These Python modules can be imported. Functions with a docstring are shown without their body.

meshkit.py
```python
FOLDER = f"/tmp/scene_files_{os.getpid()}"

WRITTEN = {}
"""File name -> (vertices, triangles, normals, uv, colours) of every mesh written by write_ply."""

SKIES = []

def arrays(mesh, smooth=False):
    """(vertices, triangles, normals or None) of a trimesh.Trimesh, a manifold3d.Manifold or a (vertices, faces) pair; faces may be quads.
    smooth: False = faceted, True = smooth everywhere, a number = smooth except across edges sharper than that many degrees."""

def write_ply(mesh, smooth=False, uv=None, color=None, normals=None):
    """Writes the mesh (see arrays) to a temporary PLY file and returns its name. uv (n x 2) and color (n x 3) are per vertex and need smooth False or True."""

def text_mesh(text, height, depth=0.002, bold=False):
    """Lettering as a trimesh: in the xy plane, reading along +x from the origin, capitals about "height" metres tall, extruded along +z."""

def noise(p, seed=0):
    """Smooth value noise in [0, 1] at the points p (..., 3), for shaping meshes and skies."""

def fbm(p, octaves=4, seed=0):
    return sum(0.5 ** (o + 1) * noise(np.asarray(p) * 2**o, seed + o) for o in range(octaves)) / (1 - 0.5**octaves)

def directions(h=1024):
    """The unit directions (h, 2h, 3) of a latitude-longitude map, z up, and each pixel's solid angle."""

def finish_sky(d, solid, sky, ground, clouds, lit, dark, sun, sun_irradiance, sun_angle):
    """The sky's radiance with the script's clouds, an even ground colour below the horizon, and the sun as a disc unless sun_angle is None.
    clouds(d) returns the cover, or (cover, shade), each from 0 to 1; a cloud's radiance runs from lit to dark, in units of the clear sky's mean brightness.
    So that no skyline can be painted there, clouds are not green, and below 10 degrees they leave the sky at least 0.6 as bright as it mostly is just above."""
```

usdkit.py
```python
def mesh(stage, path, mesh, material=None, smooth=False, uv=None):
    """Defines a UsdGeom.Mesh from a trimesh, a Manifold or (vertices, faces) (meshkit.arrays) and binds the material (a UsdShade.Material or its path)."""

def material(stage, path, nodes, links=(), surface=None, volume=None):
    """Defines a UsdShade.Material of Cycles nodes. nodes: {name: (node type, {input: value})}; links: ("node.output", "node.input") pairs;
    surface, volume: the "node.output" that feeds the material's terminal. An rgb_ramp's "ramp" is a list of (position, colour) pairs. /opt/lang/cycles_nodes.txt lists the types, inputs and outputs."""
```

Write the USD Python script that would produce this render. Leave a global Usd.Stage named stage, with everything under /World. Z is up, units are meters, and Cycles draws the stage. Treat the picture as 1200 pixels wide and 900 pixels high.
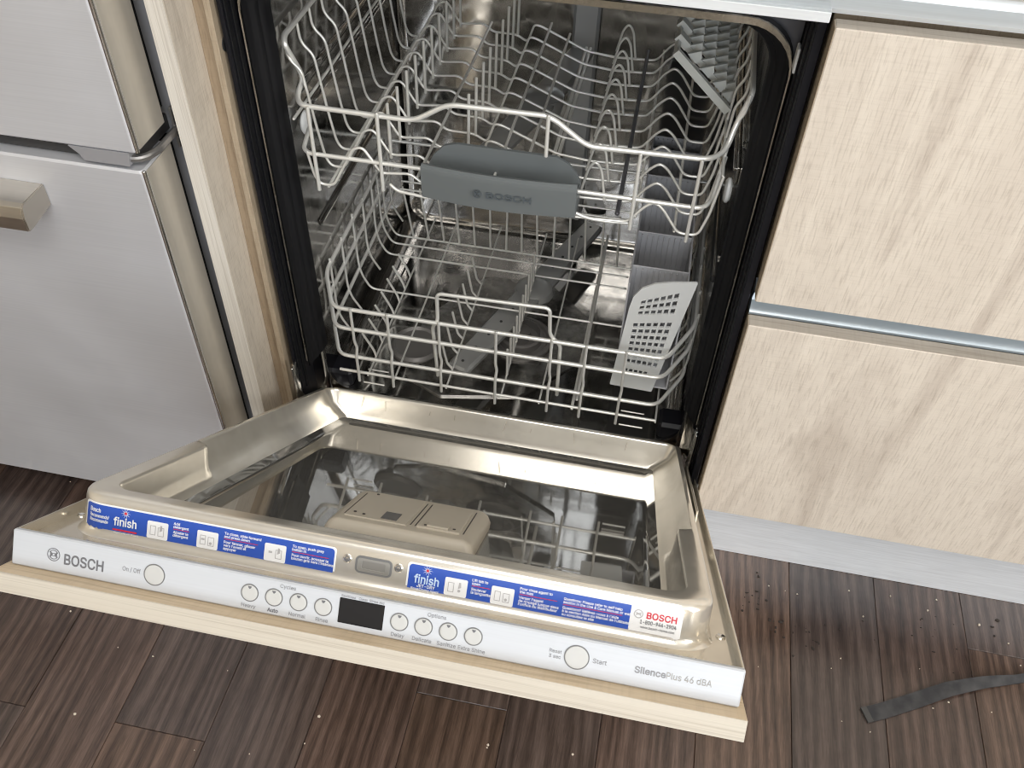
import math, random
import numpy as np, trimesh
import manifold3d as m3
from shapely.geometry import Polygon, Point, box as sbox
from shapely import affinity
import usdkit, meshkit
from pxr import Usd, UsdGeom, UsdLux, UsdShade, Gf, Sdf, Vt

random.seed(7); rng = np.random.default_rng(7)
stage = Usd.Stage.CreateInMemory()
UsdGeom.SetStageUpAxis(stage, 'Z'); UsdGeom.SetStageMetersPerUnit(stage, 1.0)
UsdGeom.Xform.Define(stage, '/World'); UsdGeom.Scope.Define(stage, '/World/Looks')

# ------------------------------------------------------------------ camera
CR = np.array([[0.9804775, 0.1947739, 0.0269625], [0.1597442, -0.7090658, -0.6868097], [-0.1146545, 0.6777085, -0.726337]])          # rows: right, down, forward
CP = np.array([0.16961, -0.787451, 1.20377])
cam = UsdGeom.Camera.Define(stage, '/World/camera')
cam.CreateHorizontalApertureAttr(36.0); cam.CreateVerticalApertureAttr(27.0)
cam.CreateFocalLengthAttr(36.0 * 1062.6138 / 1200.0)
mt = np.eye(4); mt[0, :3] = CR[0]; mt[1, :3] = -CR[1]; mt[2, :3] = -CR[2]; mt[3, :3] = CP
UsdGeom.Xformable(cam).AddTransformOp().Set(Gf.Matrix4d(*mt.ravel().tolist()))
cam.CreateClippingRangeAttr(Gf.Vec2f(0.02, 100.0))
cam.CreateExposureAttr(EXPOSURE := -1.60)

# ------------------------------------------------------------------ light: two windows behind the viewer, a ceiling lamp, faint sky
def rect_light(name, loc, to, w, h, power, col):
    l = UsdLux.RectLight.Define(stage, '/World/' + name)
    l.CreateWidthAttr(w); l.CreateHeightAttr(h); l.CreateIntensityAttr(power); l.CreateColorAttr(Gf.Vec3f(*col))
    z = np.array(loc, float) - np.array(to, float); z /= np.linalg.norm(z)
    x = np.cross([0, 0, 1], z); n_ = np.linalg.norm(x); x = x/n_ if n_ > 1e-6 else np.array([1, 0, 0.]); y = np.cross(z, x)
    M = np.eye(4); M[0, :3] = x; M[1, :3] = y; M[2, :3] = z; M[3, :3] = loc
    UsdGeom.Xformable(l).AddTransformOp().Set(Gf.Matrix4d(*M.ravel().tolist()))
rect_light('window_light', (0.75, -3.28, 1.62), (0.75, 0, 1.62), 1.9, 1.5, 14.5, (0.90, 0.96, 1.04))
rect_light('side_window_light', (2.88, -1.7, 1.6), (0, -1.7, 1.6), 1.3, 1.3, 33.0, (0.98, 0.98, 0.98))
rect_light('ceiling_lamp_light', (0.25, -1.35, 2.42), (0.25, -1.35, 0), 1.2, 0.75, 27.0, (1.0, 0.975, 0.93))
dome = UsdLux.DomeLight.Define(stage, '/World/sky'); dome.CreateIntensityAttr(0.35); dome.CreateColorAttr(Gf.Vec3f(0.85, 0.92, 1.0))

# ------------------------------------------------------------------ naming helpers
used = {}
def numbered(parent, name):
    k = (str(parent), name); n = used.get(k, -1) + 1; used[k] = n
    return name if n == 0 else f'{name}_{n:03d}'
BASE = {}
def tag(p, label=None, cat=None, group=None, kind=None):
    for k, v in (('label', label), ('category', cat), ('group', group), ('kind', kind)):
        if v: p.SetCustomDataByKey(k, v)
    return p
def thing(name, label, cat, loc=(0, 0, 0), group=None, kind=None):
    path = '/World/' + numbered('/World', name)
    x = UsdGeom.Xform.Define(stage, path); x.AddTranslateOp().Set(Gf.Vec3d(*map(float, loc)))
    BASE[path] = np.array(loc, float)
    return tag(x.GetPrim(), label, cat, group, kind)
def arr(mesh):
    v, f, _ = meshkit.arrays(mesh, False)
    return v, f
def openbottom(m, z=0.262):
    v, f = arr(m); return trimesh.Trimesh(v, f[~(v[f][:, :, 2].max(1) < z)], process=False)
def part(name, mesh, mat, parent, smooth=30, label=None):
    """mesh given in world coordinates"""
    pp = str(parent.GetPath()); root = '/World/' + pp.split('/')[2]
    v, f = arr(mesh); v = v - BASE[root]
    p = usdkit.mesh(stage, pp + '/' + numbered(pp, name), trimesh.Trimesh(v, f, process=False), mat, smooth)
    return tag(p.GetPrim(), label)
def single(name, mesh, mat, label=None, cat=None, group=None, kind=None, smooth=30):
    v, f = arr(mesh); b = v.min(0); c = v.max(0); loc = np.array([(b[0]+c[0])/2, (b[1]+c[1])/2, b[2]])
    path = '/World/' + numbered('/World', name)
    p = usdkit.mesh(stage, path, trimesh.Trimesh(v - loc, f, process=False), mat, smooth)
    p.AddTranslateOp().Set(Gf.Vec3d(*loc.tolist())); BASE[path] = loc
    return tag(p.GetPrim(), label, cat, group, kind)

# ------------------------------------------------------------------ shape helpers
def cat(*ms):
    ms = [trimesh.Trimesh(*arr(m), process=False) for m in ms]
    return trimesh.util.concatenate(ms)
def bx(x0, x1, y0, y1, z0, z1, b=0.0008):
    x0, x1 = sorted((x0, x1)); y0, y1 = sorted((y0, y1)); z0, z1 = sorted((z0, z1))
    b = min(b, (x1-x0)*.3, (y1-y0)*.3, (z1-z0)*.3)
    P = []
    for X, sx in ((x0, 1), (x1, -1)):
        for Y, sy in ((y0, 1), (y1, -1)):
            for Z, sz in ((z0, 1), (z1, -1)):
                P += [(X, Y+sy*b, Z+sz*b), (X+sx*b, Y, Z+sz*b), (X+sx*b, Y+sy*b, Z)]
    return trimesh.convex.convex_hull(np.array(P))
def smooth_path(pts, bend=0.008, n=4):
    P = [np.array(p, float) for p in pts]; out = [P[0]]
    for i in range(1, len(P)-1):
        a, b, c = P[i-1], P[i], P[i+1]; la, lc = np.linalg.norm(a-b), np.linalg.norm(c-b)
        if la < 1e-6 or lc < 1e-6: continue
        d = min(bend, la*.48, lc*.48); s = b+(a-b)/la*d; e = b+(c-b)/lc*d
        for t in np.linspace(0, 1, n+1): out.append((1-t)**2*s + 2*t*(1-t)*b + t*t*e)
    out.append(P[-1]); return np.array(out)
def rod(pts, r=0.0019, sides=8, bend=0.008, closed=False, n=4):
    p = smooth_path(pts, bend, n) if len(pts) > 2 else np.array(pts, float)
    keep = [0] + [i for i in range(1, len(p)) if np.linalg.norm(p[i]-p[i-1]) > 1e-6]; p = p[keep]
    t = np.gradient(p, axis=0); t /= np.linalg.norm(t, axis=1, keepdims=True)
    a = np.cross(t[0], [0.31, 0.77, 0.55]); a /= np.linalg.norm(a); V = []; ang = np.arange(sides)*2*np.pi/sides
    for i in range(len(p)):
        a = a - t[i]*(a@t[i]); a /= np.linalg.norm(a); b = np.cross(t[i], a)
        V.append(p[i] + r*(np.cos(ang)[:, None]*a + np.sin(ang)[:, None]*b))
    V = np.vstack(V); F = []
    for i in range(len(p)-1):
        for j in range(sides):
            k = (j+1) % sides; A, B, C, D_ = i*sides+j, i*sides+k, (i+1)*sides+k, (i+1)*sides+j
            F += [(A, B, C), (A, C, D_)]
    n0 = len(V); e0 = p[0]-t[0]*r*.45; e1 = p[-1]+t[-1]*r*.45; V = np.vstack([V, e0, e1]); L = (len(p)-1)*sides
    for j in range(sides):
        k = (j+1) % sides; F += [(n0, k, j), (n0+1, L+j, L+k)]
    return trimesh.Trimesh(V, np.array(F), process=False)
def loft(rings, cap0=False, cap1=False, flip=False):
    n = len(rings[0]); V = np.vstack(rings); F = []
    for i in range(len(rings)-1):
        for j in range(n):
            k = (j+1) % n; a, b, c, d = i*n+j, i*n+k, (i+1)*n+k, (i+1)*n+j
            F += [(a, b, c), (a, c, d)]
    for on, i, s in ((cap0, 0, 1), (cap1, len(rings)-1, -1)):
        if on:
            c = len(V); V = np.vstack([V, rings[i].mean(0)])
            for j in range(n):
                k = (j+1) % n; F.append((c, i*n+k, i*n+j) if s > 0 else (c, i*n+j, i*n+k))
    F = np.array(F)
    if flip: F = F[:, ::-1]
    return trimesh.Trimesh(V, F, process=False)
def rrect(x0, x1, y0, y1, r, n=6, straight=10):
    """rounded rectangle ring (n,2), ccw, same point count whatever its size"""
    out = []
    cs = [((x1-r, y0+r), -90), ((x1-r, y1-r), 0), ((x0+r, y1-r), 90), ((x0+r, y0+r), 180)]
    for i, ((cx, cy), a0) in enumerate(cs):
        A = np.radians(np.linspace(a0, a0+90, n+1)); arc = np.stack([cx+r*np.cos(A), cy+r*np.sin(A)], 1); out.append(arc)
        nx = cs[(i+1) % 4]; s = arc[-1]; B = math.radians(nx[1]); e = np.array([nx[0][0]+r*math.cos(B), nx[0][1]+r*math.sin(B)])
        out.append(s+(e-s)*np.linspace(0, 1, straight+2)[1:-1, None])
    return np.vstack(out)
def lathe(prof, c=(0, 0, 0), n=40):
    prof = np.array(prof, float); A = np.linspace(0, 2*np.pi, n, endpoint=False)
    rings = [np.stack([c[0]+r*np.cos(A), c[1]+r*np.sin(A), np.full(n, c[2]+z)], 1) for r, z in prof]
    return loft(rings, True, True, flip=prof[0][1] > prof[-1][1])
def extr(poly, d):
    gs = getattr(poly, 'geoms', [poly])
    return trimesh.util.concatenate([trimesh.creation.extrude_polygon(g, d, engine='earcut') for g in gs])
def xf(mesh, M):
    v, f = arr(mesh); v = v@np.array(M)[:3, :3].T+np.array(M)[:3, 3]
    if np.linalg.det(np.array(M)[:3, :3]) < 0: f = f[:, ::-1]
    return trimesh.Trimesh(v, f, process=False)
def mat4(c0, c1, c2, t):
    M = np.eye(4); M[:3, 0] = c0; M[:3, 1] = c1; M[:3, 2] = c2; M[:3, 3] = t; return M
def upright(m, x, y, z):      # xy-plane drawing stood up facing -y
    return xf(m, mat4((1, 0, 0), (0, 0, 1), (0, -1, 0), (x, y, z)))

# ------------------------------------------------------------------ materials
def MAT(name, nodes, links, surface='p.BSDF'):
    return usdkit.material(stage, '/World/Looks/' + name, nodes, links, surface)
def plain(name, col, rough=0.5, metal=0.0, **k):
    return MAT(name, {'p': ('principled_bsdf', dict(base_color=col, roughness=rough, metallic=metal, **k))}, [])
def brushed(name, col, rough, scale, bump=0.15, dcol=0.06, dist=0.0006, metal=1.0):
    """metal with streaks: noise stretched by 'scale' (object space)"""
    c0 = tuple(c*(1-dcol) for c in col); c1 = tuple(min(1, c*(1+dcol)) for c in col)
    return MAT(name, {'tc': ('texture_coordinate', {}), 'm': ('mapping', {'scale': scale}), 'n': ('noise_texture', {'scale': 1.0, 'detail': 3.0, 'roughness': 0.6}),
        'm2': ('mapping', {'scale': (6, 6, 6)}), 'n2': ('noise_texture', {'scale': 1.0, 'detail': 4.0}),
        'r': ('rgb_ramp', {'ramp': [(0.3, c0), (0.7, c1)]}),
        'mr': ('map_range', {'from_min': 0.3, 'from_max': 0.7, 'to_min': rough*0.8, 'to_max': rough*1.2}),
        'b': ('bump', {'strength': bump, 'distance': dist}), 'p': ('principled_bsdf', {'metallic': metal})},
        [('tc.object', 'm.vector'), ('m.vector', 'n.vector'), ('tc.object', 'm2.vector'), ('m2.vector', 'n2.vector'), ('n.fac', 'r.fac'), ('r.color', 'p.base_color'),
         ('n2.fac', 'mr.value'), ('mr.result', 'p.roughness'), ('n.fac', 'b.height'), ('b.normal', 'p.normal')])
def wavy_steel(name, col, rough, wscale, strength, dist, metal=1.0):
    return MAT(name, {'g': ('texture_coordinate', {}), 'm': ('mapping', {'scale': wscale}), 'n': ('noise_texture', {'scale': 1.0, 'detail': 3.0, 'roughness': 0.55, 'distortion': 0.6}),
        'n2': ('noise_texture', {'scale': 30.0, 'detail': 5.0}), 'mr': ('map_range', {'from_min': 0.35, 'from_max': 0.7, 'to_min': rough*0.6, 'to_max': rough*1.6}),
        'r': ('rgb_ramp', {'ramp': [(0.3, tuple(c*.9 for c in col)), (0.7, col)]}),
        'b': ('bump', {'strength': strength, 'distance': dist}), 'p': ('principled_bsdf', {'metallic': metal})},
        [('g.object', 'm.vector'), ('m.vector', 'n.vector'), ('g.object', 'n2.vector'), ('n.fac', 'b.height'), ('b.normal', 'p.normal'), ('n2.fac', 'mr.value'), ('mr.result', 'p.roughness'),
         ('n2.fac', 'r.fac'), ('r.color', 'p.base_color')])
def laminate(name, light, dark, along=(9, 9, 1.1), cross=(30, 30, 520), rough=0.5, vein=(460, 460, 34), bump=0.35):
    """oak-effect laminate: slow cathedral bands, fine grain along, woven cross lines"""
    lerp = lambda t: tuple(a*(1-t)+b*t for a, b in zip(light, dark))
    return MAT(name, {'tc': ('texture_coordinate', {}), 'm0': ('mapping', {'scale': along}), 'n0': ('noise_texture', {'scale': 1.0, 'detail': 4.0, 'roughness': 0.6, 'distortion': 1.4}),
        'm1': ('mapping', {'scale': vein}), 'n1': ('noise_texture', {'scale': 1.0, 'detail': 2.0, 'roughness': 0.6}),
        'm2': ('mapping', {'scale': cross}), 'n2': ('noise_texture', {'scale': 1.0, 'detail': 2.0, 'roughness': 0.6}),
        'r0': ('rgb_ramp', {'ramp': [(0.3, lerp(0.05)), (0.45, lerp(0.4)), (0.55, lerp(0.2)), (0.7, lerp(0.75))]}),
        'r1': ('rgb_ramp', {'ramp': [(0.32, (0.78, 0.76, 0.745)), (0.5, (1, 1, 1))]}),
        'r2': ('rgb_ramp', {'ramp': [(0.34, (0.93, 0.925, 0.92)), (0.52, (1, 1, 1))]}),
        'x1': ('mix', {'mix_type': 'multiply', 'fac': 0.8}), 'x2': ('mix', {'mix_type': 'multiply', 'fac': 0.7}),
        'ad': ('math', {'math_type': 'add'}), 'b': ('bump', {'strength': bump, 'distance': 0.0004}), 'p': ('principled_bsdf', {'roughness': rough, 'specular_ior_level': 0.35})},
        [('tc.object', 'm0.vector'), ('m0.vector', 'n0.vector'), ('tc.object', 'm1.vector'), ('m1.vector', 'n1.vector'), ('tc.object', 'm2.vector'), ('m2.vector', 'n2.vector'),
         ('n0.fac', 'r0.fac'), ('n1.fac', 'r1.fac'), ('n2.fac', 'r2.fac'), ('r0.color', 'x1.color1'), ('r1.color', 'x1.color2'), ('x1.color', 'x2.color1'), ('r2.color', 'x2.color2'),
         ('x2.color', 'p.base_color'), ('n1.fac', 'ad.value1'), ('n2.fac', 'ad.value2'), ('ad.value', 'b.height'), ('b.normal', 'p.normal')])
def plank_material(name, c_dark, c_mid, c_light):
    return MAT(name, {'tc': ('texture_coordinate', {}), 'oi': ('object_info', {}), 'cv': ('combine_xyz', {}), 'sc': ('vector_math', {'math_type': 'scale', 'scale': 37.0}), 'ad': ('vector_math', {'math_type': 'add'}),
        'm0': ('mapping', {'scale': (13, 1.6, 1)}), 'n0': ('noise_texture', {'scale': 1.0, 'detail': 3.0, 'distortion': 1.2}),
        'mw': ('mapping', {'scale': (1.0, 0.10, 1)}), 'w': ('wave_texture', {'wave_type': 'bands', 'bands_direction': 'x', 'profile': 'sine', 'scale': 17.0, 'distortion': 16.0, 'detail': 3.0, 'detail_scale': 0.55, 'detail_roughness': 0.6}),
        'm1': ('mapping', {'scale': (380, 22, 1)}), 'n1': ('noise_texture', {'scale': 1.0, 'detail': 5.0, 'roughness': 0.72, 'distortion': 0.5}),
        'xw': ('math', {'math_type': 'multiply', 'value2': 0.20}), 'x0': ('math', {'math_type': 'multiply', 'value2': 0.48}), 'x1': ('math', {'math_type': 'multiply', 'value2': 0.74}),
        's0': ('math', {'math_type': 'add'}), 's1': ('math', {'math_type': 'add'}),
        'r': ('rgb_ramp', {'ramp': [(0.46, c_dark), (0.70, c_mid), (0.98, c_light)]}),
        'vr': ('map_range', {'from_min': 0, 'from_max': 1, 'to_min': 0.92, 'to_max': 1.34}), 'hs': ('hsv', {}),
        'n3': ('noise_texture', {'scale': 8.0, 'detail': 5.0}), 'rr': ('map_range', {'from_min': 0.3, 'from_max': 0.7, 'to_min': 0.20, 'to_max': 0.34}),
        'b': ('bump', {'strength': 0.4, 'distance': 0.0005}), 'p': ('principled_bsdf', {'specular_ior_level': 0.85})},
        [('oi.random', 'cv.x'), ('oi.random', 'cv.y'), ('cv.vector', 'sc.vector1'), ('tc.object', 'ad.vector1'), ('sc.vector', 'ad.vector2'),
         ('ad.vector', 'm0.vector'), ('m0.vector', 'n0.vector'), ('ad.vector', 'mw.vector'), ('mw.vector', 'w.vector'), ('ad.vector', 'm1.vector'), ('m1.vector', 'n1.vector'),
         ('w.fac', 'xw.value1'), ('n0.fac', 'x0.value1'), ('n1.fac', 'x1.value1'), ('xw.value', 's0.value1'), ('x0.value', 's0.value2'), ('s0.value', 's1.value1'), ('x1.value', 's1.value2'), ('s1.value', 'r.fac'),
         ('r.color', 'hs.color'), ('oi.random', 'vr.value'), ('vr.result', 'hs.value'), ('hs.color', 'p.base_color'), ('n3.fac', 'rr.value'), ('rr.result', 'p.roughness'), ('s1.value', 'b.height'), ('b.normal', 'p.normal')])

M_tub = wavy_steel('tub_steel', (0.50, 0.49, 0.475), 0.09, (14, 14, 5), 0.07, 0.004)
M_liner = wavy_steel('liner_floor_steel', (0.40, 0.39, 0.365), 0.03, (6, 6, 6), 0.003, 0.003, metal=0.75)
M_rim = brushed('liner_rim_steel', (0.82, 0.775, 0.69), 0.20, (30, 30, 30), 0.02, 0.03, metal=0.7)
M_pan = brushed('door_steel', (0.70, 0.65, 0.56), 0.13, (30, 30, 30), 0.03, metal=0.7)
M_panel = brushed('control_panel_steel', (0.55, 0.57, 0.60), 0.6, (4, 500, 500), 0.05, 0.02, metal=0.2)
M_fridge = brushed('refrigerator_steel', (0.715, 0.722, 0.75), 0.44, (5, 5, 700), 0.04, 0.025, metal=0.5)
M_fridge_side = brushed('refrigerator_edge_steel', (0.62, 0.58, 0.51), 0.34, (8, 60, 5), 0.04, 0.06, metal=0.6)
M_handle = brushed('handle_steel', (0.70, 0.67, 0.62), 0.30, (5, 400, 400), 0.05, 0.04)
M_alu = brushed('aluminium_profile', (0.84, 0.87, 0.88), 0.45, (4, 300, 300), 0.05, 0.04, metal=0.4)
M_alu2 = brushed('grip_channel_aluminium', (0.50, 0.56, 0.60), 0.42, (4, 300, 300), 0.05, 0.04, metal=0.5)
M_top = laminate('drawer_top_edge', (0.52, 0.465, 0.395), (0.42, 0.37, 0.31), along=(1.2, 9, 9), cross=(300, 6, 6), vein=(10, 420, 420))
M_kick = brushed('toe_kick_aluminium', (0.84, 0.87, 0.90), 0.42, (18, 60, 420), 0.2, 0.08, metal=0.35)
M_wire = plain('rack_wire', (0.84, 0.83, 0.785), 0.30, 0.45)
M_chrome = plain('chrome', (0.75, 0.74, 0.72), 0.12, 1.0)
M_rubber = plain('black_rubber', (0.010, 0.010, 0.011), 0.5, specular_ior_level=0.18)
M_black = plain('black_coating', (0.009, 0.009, 0.012), 0.35, specular_ior_level=0.25)
M_dark = plain('dark_recess', (0.035, 0.034, 0.034), 0.5)
M_greysteel = plain('grey_coated_steel', (0.11, 0.11, 0.12), 0.4, 0.3)
M_fgrey = plain('refrigerator_body_grey', (0.24, 0.24, 0.25), 0.45)
M_hplas = plain('handle_plastic', (0.135, 0.148, 0.150), 0.42)
M_emb = plain('handle_embossing', (0.085, 0.10, 0.11), 0.4)
M_basket = plain('basket_plastic', (0.40, 0.40, 0.415), 0.45)
M_front = plain('basket_front_plastic', (0.68, 0.69, 0.68), 0.42)
M_shelf = plain('shelf_plastic', (0.62, 0.63, 0.59), 0.45)
M_arm = plain('spray_arm_plastic', (0.40, 0.40, 0.39), 0.3, 0.4)
M_filter = plain('filter_plastic', (0.20, 0.19, 0.18), 0.40, 0.3)
M_disp = plain('dispenser_plastic', (0.50, 0.45, 0.37), 0.42)
M_line = plain('dark_groove', (0.06, 0.05, 0.045), 0.6)
M_win = plain('smoked_plastic', (0.10, 0.095, 0.09), 0.25)
M_btn = plain('button_face', (0.50, 0.50, 0.485), 0.45)
M_ring = plain('button_ring', (0.16, 0.16, 0.16), 0.5)
M_print = plain('grey_print', (0.14, 0.14, 0.15), 0.6)
M_printl = plain('light_grey_print', (0.25, 0.25, 0.26), 0.6)
M_glass = plain('display_glass', (0.010, 0.011, 0.014), 0.06)
M_blue = plain('sticker_blue', (0.028, 0.085, 0.42), 0.35)
M_white = plain('sticker_white', (0.80, 0.80, 0.80), 0.4)
M_red = plain('sticker_red', (0.62, 0.03, 0.05), 0.4)
M_paleb = plain('sticker_pale_blue', (0.55, 0.68, 0.85), 0.4)
M_pic = plain('pictogram_grey', (0.45, 0.44, 0.44), 0.5)
M_lam = laminate('drawer_laminate', (0.74, 0.668, 0.57), (0.46, 0.39, 0.325))
M_lamp = laminate('side_panel_laminate', (0.70, 0.63, 0.53), (0.52, 0.45, 0.37))
M_lamedge = laminate('edge_band_laminate', (0.58, 0.535, 0.455), (0.44, 0.385, 0.31), along=(1.0, 9, 60), cross=(2, 2, 900), vein=(3, 300, 700))
M_lamv = laminate('side_edge_laminate', (0.72, 0.68, 0.61), (0.56, 0.51, 0.44), along=(60, 9, 1.0), cross=(900, 2, 2), vein=(700, 300, 3))
M_tan = laminate('panel_back_laminate', (0.66, 0.53, 0.37), (0.50, 0.39, 0.26), along=(1.2, 9, 9), cross=(300, 6, 6), vein=(10, 420, 420))
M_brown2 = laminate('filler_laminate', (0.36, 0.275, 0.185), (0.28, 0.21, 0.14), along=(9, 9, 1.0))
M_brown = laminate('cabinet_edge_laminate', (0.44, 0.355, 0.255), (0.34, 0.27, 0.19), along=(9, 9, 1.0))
M_counter = plain('counter_white', (0.82, 0.83, 0.82), 0.25)
M_wall = plain('wall_paint', (0.76, 0.68, 0.55), 0.8)
M_ceil = plain('ceiling_paint', (0.85, 0.85, 0.84), 0.9)
M_trimw = plain('window_frame_paint', (0.8, 0.8, 0.8), 0.4)
M_strap = MAT('strap_fabric', {'tc': ('texture_coordinate', {}), 'n': ('noise_texture', {'scale': 45.0, 'detail': 5.0}), 'r': ('rgb_ramp', {'ramp': [(0.35, (0.022, 0.022, 0.024)), (0.7, (0.060, 0.058, 0.058))]}), 'p': ('principled_bsdf', {'roughness': 0.7})}, [('tc.object', 'n.vector'), ('n.fac', 'r.fac'), ('r.color', 'p.base_color')])
M_strap2 = plain('strap_tip', (0.055, 0.053, 0.05), 0.75)
M_crumb = plain('crumbs', (0.62, 0.54, 0.44), 0.8)
M_sub = plain('subfloor', (0.012, 0.009, 0.008), 0.9)
M_floor = [plank_material('plank_oak_brown', (0.019, 0.0112, 0.0085), (0.056, 0.035, 0.0275), (0.125, 0.083, 0.066)),
           plank_material('plank_oak_grey', (0.020, 0.0130, 0.0110), (0.052, 0.036, 0.0305), (0.108, 0.078, 0.066)),
           plank_material('plank_oak_warm', (0.020, 0.0112, 0.0080), (0.062, 0.038, 0.0275), (0.140, 0.090, 0.066))]

# ------------------------------------------------------------------ the room
def structure(name, mesh, m, smooth=False): return single(name, mesh, m, kind='structure', smooth=smooth)
fl = structure('floor', bx(-2.4, 2.9, -3.3, 1.2, -0.06, -0.014), M_sub)
PW = 0.12742; X0 = 0.6022
joints = {4: [-0.267], 7: [-0.390], 9: [-0.395], 0: [-0.95], 1: [-1.3, 0.3], 2: [-0.8], 3: [0.35, -1.1], 5: [-0.9], 6: [-1.2], 8: [-1.05]}
for i in range(-16, 24):
    xb, xa = X0-i*PW, X0-(i+1)*PW
    if xb > 2.88 or xa < -2.38: continue
    cuts = sorted(joints.get(i, [-0.6-0.9*((i*0.618) % 1)])); lo, hi = -3.28, 1.18
    ex = []; c = cuts[0]
    while c > lo: ex.append(c); c -= 1.25
    c = cuts[-1] + 1.25
    while c < hi: ex.append(c); c += 1.25
    ys = sorted(set([lo, hi] + cuts + ex))
    for j in range(len(ys)-1):
        g = 0.0003
        part('plank', bx(xa+g, xb-g, ys[j]+g, ys[j+1]-g, -0.0135, 0.0, 0.0006), M_floor[(i*7+j*5) % 3], fl, smooth=False)
structure('ceiling', bx(-2.4, 2.9, -3.4, 1.2, 2.46, 2.52), M_ceil)
structure('wall_left', bx(-2.46, -2.4, -3.4, 1.2, 0, 2.46), M_wall)
wb = sbox(-2.4, 0, 2.9, 2.46).difference(sbox(-0.25, 0.85, 1.75, 2.4))
structure('wall_front', upright(extr(wb, 0.08), 0, -3.32, 0), M_wall)
wr = sbox(-3.32, 0, 1.2, 2.46).difference(sbox(-2.4, 0.92, -1.0, 2.28))
structure('wall_right', xf(extr(wr, 0.06), mat4((0, 1, 0), (0, 0, 1), (1, 0, 0), (2.9, 0, 0))), M_wall)
structure('wall_back', bx(-2.4, 2.9, 0.66, 0.72, 0, 2.46), M_wall)
for (n_, a, b, z0, z1, ax) in (('window_1', -0.25, 1.75, 0.85, 2.4, 'x'), ('window_2', -2.4, -1.0, 0.92, 2.28, 'y')):
    fr = sbox(a, z0, b, z1).difference(sbox(a+.05, z0+.05, (a+b)/2-.02, z1-.05)).difference(sbox((a+b)/2+.02, z0+.05, b-.05, z1-.05))
    m = extr(fr, 0.05)
    structure(n_, upright(m, 0, -3.33, 0) if ax == 'x' else xf(m, mat4((0, 1, 0), (0, 0, 1), (1, 0, 0), (2.90, 0, 0))), M_trimw)

# ------------------------------------------------------------------ right: drawer cabinet, counter, profiles, toe kick
cab = thing('drawer_cabinet', 'pale oak-grain base cabinet with two wide drawers right of the dishwasher', 'cabinet', (0.8, 0.3, 0.12))
XC, XE = 0.3024, 1.30
part('body', bx(XC+0.002, XE, 0.041, 0.60, 0.170, 0.866), M_brown, cab, False, label='cabinet carcass')
for z0, z1 in ((0.5525, 0.8602), (0.1699, 0.5173)):
    d = part('drawer', bx(XC, XE, 0.0, 0.0195, z0, z1, 0.0007), M_lam, cab, False)
    part('edge_band', bx(XC-0.0006, XC+0.0002, 0.0006, 0.0189, z0+0.0006, z1-0.0006, 0.0001), M_brown, d, False, label='narrow brown side edge of the drawer front')
    part('top_edge', bx(XC+0.001, XE-.001, 0.0008, 0.0187, z1-0.0002, z1+0.0005, 0.0002), M_top, d, False, label='tan top edge of the drawer front')
def channel(z0, z1, xa, xb):
    prof = np.array([(0.0215, z0-0.004), (0.0205, z0), (0.024, z0+0.004), (0.033, z0+0.008), (0.036, (z0+z1)/2), (0.033, z1-0.008), (0.022, z1-0.002), (0.0205, z1), (0.0215, z1+.004), (0.0395, z1+.004), (0.0395, z0-.004)])
    return loft([np.stack([np.full(len(prof), x), prof[:, 0], prof[:, 1]], 1) for x in (xa, xb)], True, True)
part('grip_channel', channel(0.520, 0.551, XC, XE), M_alu2, cab, 40, label='aluminium grip channel between the drawers')
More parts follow.
